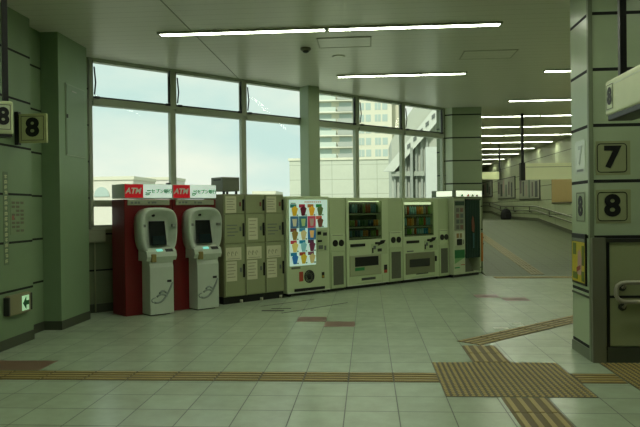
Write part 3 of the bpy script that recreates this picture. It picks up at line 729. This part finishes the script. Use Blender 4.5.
strip('ridged guide strip from the square pad toward the viewer', 1.40, 3.4, 2.0, .36, PI / 2)
strip('short ridged guide strip behind the square pad', 1.37, 6.63, .8, .36, PI / 2)
strip('oblique ridged guide strip leading past the numbered pillar', 1.22, 7.45, 4.0, .33, R45)
strip('distant guide strip across the foot of the corridor ramp', 2.7, 14.5, 4.0, .33, 0)
tr = strip('guide strip running up the middle of the corridor ramp', 3.9, 15.15, 11.6, .3, PI / 2, zf=.014, worn=True)
tr.rotation_euler = (0, -math.atan(.95 / 12), PI / 2)
def pad(label, x0, y0, nx, ny):
    t = thing('tactile_pad', label, 'tactile paving', (x0, y0, 0), 0, 'dotted tactile pads')
    b = MB()
    for i in range(nx):
        for j in range(ny): b.box(i * .3 + .002, i * .3 + .298, j * .3 + .002, j * .3 + .298, 0, .003)
    b.build('tiles', m_tactdot, t)
    d = MB()
    for i in range(nx * 6):
        for j in range(ny * 6):
            cx, cy = i * .05 + .025, j * .05 + .025
            d.rings([[Vector((cx + r * math.cos(a * PI / 3), cy + r * math.sin(a * PI / 3), z)) for a in range(6)] for r, z in ((.017, .003), (.012, .008))], cap0=False)
    d.build('dots', mat('tactile_dot', (170, 152, 90), .5), t)
pad('large square dotted tactile pad in front of the numbered pillar', .605, 5.42, 4, 4)
pad('dotted tactile pad at the right edge beside the numbered pillar', 2.21, 5.42, 4, 4)
m_brown = mat('floor_inlay_brown', (116, 86, 68), .4, noise=.15)
def inlay(x, y, w, d): struct('trim_inlay', MB().box(x, x + w, y, y + d, -.01, .0015), m_brown)
inlay(-4.0, 6.22, .82, .4); inlay(-.99, 9.01, .4, .4); inlay(-.59, 8.61, .4, .4); inlay(1.81, 11.41, .4, .4); inlay(2.21, 11.01, .4, .4)
struct('trim_floor', MB().box(-4.0, -3.2, 8.28, 8.30, -.01, .0012), m_base)
def tape(label, p, q, w, m, cat='tape'):
    p = Vector(p); q = Vector(q); d = q - p
    o = MB().box(0, d.length, -w / 2, w / 2, 0, .002).build('floor_tape_or_fleck', m); o.location = (p.x, p.y, 0); o.rotation_euler = (0, 0, math.atan2(d.y, d.x))
    return tag(o, label, cat, 'tape marks and painted light flecks on the floor')
m_tape = mat('tape_black', (26, 26, 22), .6)
tape('upper thin black tape line on the floor before the ice cream machine', (-1.70, 10.45), (-.93, 11.25), .02, m_tape)
tape('longer thin black tape line on the floor before the ice cream machine', (-1.28, 9.75), (-.35, 10.85), .025, m_tape)
tape('thick short black tape mark at the left end of the tape lines', (-1.62, 10.0), (-1.28, 10.0), .1, m_tape)
tape('small black tape mark between the two thin tape lines', (-1.5, 10.2), (-1.2, 10.22), .05, m_tape)
m_fleckw = mat('fleck_white', (214, 220, 200), .5)  # light flecks on the floor, painted as flat white pieces
tape('short white painted light fleck on the floor near the oblique strip', (1.86, 8.84), (1.98, 8.84), .2, m_fleckw)
tape('thin white painted light fleck left of the brighter one on the floor', (1.56, 8.52), (1.74, 8.52), .1, m_fleckw)

# ------------------------------------------------------------------ corridor: signs, posters, rails, bag
m_pole = mat('pole_black', (14, 16, 12), .5)
t = thing('hanging_sign', 'long pale sign hung on a dark pole across the corridor beside the pillar', 'sign', (3.86, 17., 2.2), 0)
MB().box(.04, 2.4, -.09, .09, 0, .40, .01).build('box', m_signlit, t); MB().box(-.03, .03, -.03, .03, -.02, CEIL - 2.2).build('pole', m_pole, t); MB().box(2.4, 2.45, -.03, .03, 0, CEIL - 2.2).build('pole', m_pole, t)
bx('end_plate', m_pole, t, -.06, .045, -.1, .1, -.02, .42); bx('seam_or_highlight', m_sticker, t, .06, 2.38, -.094, -.088, .3, .315)
t = thing('hanging_sign', 'small pale sign hung far down the corridor, left of the long one', 'sign', (4.1, 25., 2.55), 0)
MB().box(-.3, .72, -.08, .08, 0, .27, .01).build('box', m_signlit, t); MB().box(.72, .77, -.03, .03, 0, CEIL - 2.55).build('pole', m_pole, t); MB().box(-.35, -.3, -.03, .03, 0, CEIL - 2.55).build('pole', m_pole, t)
def wall_poster(label, y0, y1, z0, z1, m, mf, deco):
    t = thing('wall_poster', label, 'poster', (XR, y1, z0), -PI / 2, 'posters along the corridor')
    L = y1 - y0; H = z1 - z0
    MB().box(0, L, -.04, 0, 0, H, .008).build('frame', mf, t)
    p = bx('print', m, t, .05, L - .05, -.044, -.036, .05, H - .05)
    for i in range(deco):
        x = .15 + i * (L - .3) / max(1, deco); w = (L - .3) / deco * random.uniform(.35, .8); a = random.uniform(.08, .3) * H; b = random.uniform(.6, .92) * H
        bx('figure_print', mat('post_fig_%d' % (i % 4), [(104, 96, 92), (70, 74, 70), (170, 150, 140), (90, 110, 96)][i % 4], .6), p, x, x + w, -.05, -.043, a, b)
m_pp = mat('poster_pale', (156, 160, 138), .5)
wall_poster('tan cork board on the corridor wall beside the pillar', 21.0, 24.9, 1.63, 2.62, m_tan, mat('board_frame', (84, 78, 54), .5), 0)
wall_poster('poster of figures left of the tan board on the corridor wall', 26.6, 30.1, 1.82, 2.80, m_pp, m_dsteel, 6)
wall_poster('middle poster further along the corridor wall', 31.0, 35.0, 1.92, 2.95, m_pp, m_dsteel, 6)
wall_poster('farthest poster on the corridor wall', 36.6, 40.4, 2.1, 3.0, m_pp, m_dsteel, 5)
t = thing('handrail', 'double handrail following the ramp along the right corridor wall', 'handrail', (0, 0, 0))
ys2 = [15.5, 18, 21, 24, 27, 28, 31, 33.7, 34.5, 36.8, 38, 45]
m_rail = mat('rail_grey', (104, 110, 88), .4, .3)
for dz in (.60, .42):
    MB().tube([(XR - .1, y, ramp_z(y) + dz) for y in ys2], .026, 8).build('rail', m_rail, t)
for y in (16, 19, 22, 25, 28, 31, 34, 37, 40, 43): MB().tube([(XR, y, ramp_z(y) + .36), (XR - .1, y, ramp_z(y) + .38), (XR - .1, y, ramp_z(y) + .6)], .018, 6).build('bracket', m_dsteel, t)
t = thing('backpack', 'black rounded bag resting on the ramp landing by the corridor wall', 'bag', (6.32, 31.2, ramp_z(31.2)), .3)
rg = []
for k in range(11):
    a = k / 10.; z = .50 * a; r = math.sqrt(max(0.02, 1 - (max(0, a - .35) / .66) ** 2)) * (.86 + .14 * min(1, a / .2))
    rg.append([Vector((.26 * r * math.cos(i * PI / 10), .2 * r * math.sin(i * PI / 10) * (1 + .08 * math.sin(3 * i)), z)) for i in range(20)])
MB().rings(rg).build('body', mat('bag_black', (14, 13, 14), .7), t)
MB().box(-.15, .15, -.24, -.16, .05, .27, .04, 3).build('pocket', mat('bag_dark', (22, 20, 24), .7), t)
MB().tube([(-.06, 0, .49), (-.05, 0, .54), (.05, 0, .54), (.06, 0, .49)], .012, 6).build('handle', m_black, t)
t = thing('barrier_stand', 'slim pale post beside the black bag on the landing', 'post', (6.45, 31.75, ramp_z(31.6)))
MB().cyl((0, 0, 0), (0, 0, .5), .03).build('post', m_sticker, t); MB().lathe([(.1, 0), (.1, .02), (.03, .03)], n=14).build('foot', m_grey, t)

# ------------------------------------------------------------------ outside
m_tw = mat('tower_wall', (214, 214, 190), .7); m_twd = mat('tower_rail', (168, 176, 164), .6); m_tg = mat('tower_glass', (176, 194, 184), .2); m_tgl = mat('tower_balcony', (196, 210, 194), .5)
t = thing('apartment_tower', 'tall pale apartment tower with balconies beyond the right windows', 'building', (-13.2, 170, -12))
bx('wall', m_tw, t, 0, 19.5, 0, 14, 0, 64)
bx('corner_wall', mat('tower_wall_b', (200, 198, 172), .7), t, 19.5, 22.5, 3, 14, 0, 64)
for k in range(9):
    z = 20.5 + k * 2.95
    b = bx('balcony', m_tgl, t, .3, 5.4, -1.6, -.02, z, z + 1.15); bx('balcony_glass', m_tg, b, 1.0, 4.2, -.06, .02, z + 1.3, z + 2.5)
    b = bx('balcony', m_twd, t, 5.8, 9.6, -1.8, -.02, z, z + 1.15); bx('balcony_glass', m_tg, b, 6.2, 9.3, -.06, .02, z + 1.25, z + 2.5)
    bx('floor_band', mat('tower_band', (226, 226, 206), .7), t, 0, 9.9, -1.7, .02, z - .3, z)
    for x in (11., 15.2):
        w = bx('window', m_tg, t, x, x + 1.5, -.06, .02, z + .4, z + 2.2); bx('glazing_bar', m_tw, w, x + .7, x + .8, -.1, -.05, z + .4, z + 2.2)
        w = bx('window', m_tg, t, x + 1.9, x + 3.2, -.06, .02, z + .4, z + 2.2)
t = thing('panel_building', 'low pale panelled building outside the right windows in front of the tower', 'building', (-3.3, 28.2, -6))
MB().box(0, 5.45, 0, 5, 0, 9.62).build('wall', grid_mat('outside_panel', (192, 198, 178), (150, 158, 142), [(2, .62, .3, .02), (0, 1.9, .4, .02)], rough=.6, speck=.03), t)
bx('coping', m_tw, t, -.05, 5.5, -.05, 5, 9.6, 9.7)
t = thing('stair_tower', 'grey ribbed outside stair enclosure with slanted slotted stringer, right end of the windows', 'building', (.78, 18.6, -6))
c = MB().prism([(-.1, 0), (1.25, 0), (1.25, 10.9), (.9, 10.9), (-.1, 9.45)], 'y', .3, 3)
c.build('wall', mat('stair_wall', (176, 182, 166), .6), t)
for i in range(7): bx('rib', mat('stair_rib', (150, 158, 146), .5), t, -.05 + i * .15, .01 + i * .15, .2, .3, 0, 8.9 + i * .15)
MB().prism([(-.35, 8.55), (-.05, 8.55), (1.25, 10.0), (1.25, 10.5)], 'y', .02, .2).build('stringer', mat('stair_stringer', (206, 212, 198), .5), t)
for i in range(6):
    x = .15 + i * .17; MB().prism([(x, 8.95 + i * .2), (x + .09, 9.02 + i * .2), (x + .09, 9.14 + i * .2), (x, 9.07 + i * .2)], 'y', .0, .02).build('slot', m_grey, t)
bx('end_panel', mat('stair_panel', (206, 214, 204), .5), t, .82, 1.25, -.1, .3, 0, 9.2)
bx('end_post', mat('stair_rib', (150, 158, 146), .5), t, .4, .47, .0, .3, 0, 9.2)
bx('landing_beam', mat('stair_dark', (160, 168, 152), .5), t, -.12, .8, .1, .3, 8.42, 8.55)
def low_building(label, x, y, w, d, h, col, dome=False, rows=3):
    t = thing('low_building', label, 'building', (x, y, -12), 0., 'low buildings outside the left window')
    bx('wall', mat('lowb_%d' % int(abs(x)), col, .7), t, 0, w, 0, d, 0, h)
    bx('parapet', m_tw, t, -.2, w + .2, -.2, d, h, h + .5)
    if dome:
        a = MB().prism([(w * .53 + 1.15 * math.cos(q * PI / 12), h - 2.4 + 1.4 * math.sin(q * PI / 12)) for q in range(13)], 'y', -.15, .02).build('arched_window', m_tg, t)
    for r in range(rows):
        for c in range(4):
            xx = w * (.06 + .24 * c); bx('window', m_tg, t, xx, xx + w * .11, -.1, .02, h - 8.2 - r * 3.2, h - 6.6 - r * 3.2)
low_building('pale low building with arched window outside the left window', -44, 95, 10, 10, 18.2, (214, 212, 196), True)
low_building('pale block seen over the left cash machine sign', -42.5, 118, 7.5, 8, 19.2, (216, 214, 204), False, 2)
low_building('small pale block seen over the coin lockers', -17.2, 100, 3.2, 8, 15.9, (222, 214, 206), False, 1)
struct('floor_outside', MB().box(-200, 200, 18, 330, -12.3, -12), mat('street', (130, 132, 120), .9))

# ------------------------------------------------------------------ sky, sun, exposure
w = bpy.data.worlds.new('sky'); bpy.context.scene.world = w; w.use_nodes = True
nt = w.node_tree; bg = nt.nodes['Background']
tc = nt.nodes.new('ShaderNodeTexCoord'); mp = nt.nodes.new('ShaderNodeMapping'); mp.inputs['Scale'].default_value = (1., 1., 2.6)
nz = nt.nodes.new('ShaderNodeTexNoise'); nz.inputs['Scale'].default_value = 3.2; nz.inputs['Detail'].default_value = 6; nz.inputs['Roughness'].default_value = .5
nt.links.new(tc.outputs['Generated'], mp.inputs[0]); nt.links.new(mp.outputs[0], nz.inputs['Vector'])
cr = nt.nodes.new('ShaderNodeValToRGB')
cr.color_ramp.elements[0].position = .38; cr.color_ramp.elements[0].color = (.60, .80, .78, 1)
cr.color_ramp.elements[1].position = .66; cr.color_ramp.elements[1].color = (.90, .94, .84, 1)
nt.links.new(nz.outputs['Fac'], cr.inputs[0]); nt.links.new(cr.outputs[0], bg.inputs['Color'])
bg.inputs['Strength'].default_value = 1.16
sl = bpy.data.lights.new('sun', 'SUN'); sl.energy = 3.2; sl.angle = math.radians(6); sl.color = (1, .98, .93)
so = bpy.data.objects.new('sun', sl); C.objects.link(so); so.rotation_euler = (math.radians(52), 0, math.radians(-20))
sc = bpy.context.scene
sc.view_settings.view_transform = 'Standard'; sc.view_settings.look = 'None'; sc.view_settings.exposure = 0.; sc.view_settings.gamma = 1.
sc.view_settings.use_curve_mapping = False
sc.cycles.sample_clamp_indirect = 3.
sc.cycles.max_bounces = 8; sc.cycles.diffuse_bounces = 4; sc.cycles.transparent_max_bounces = 12
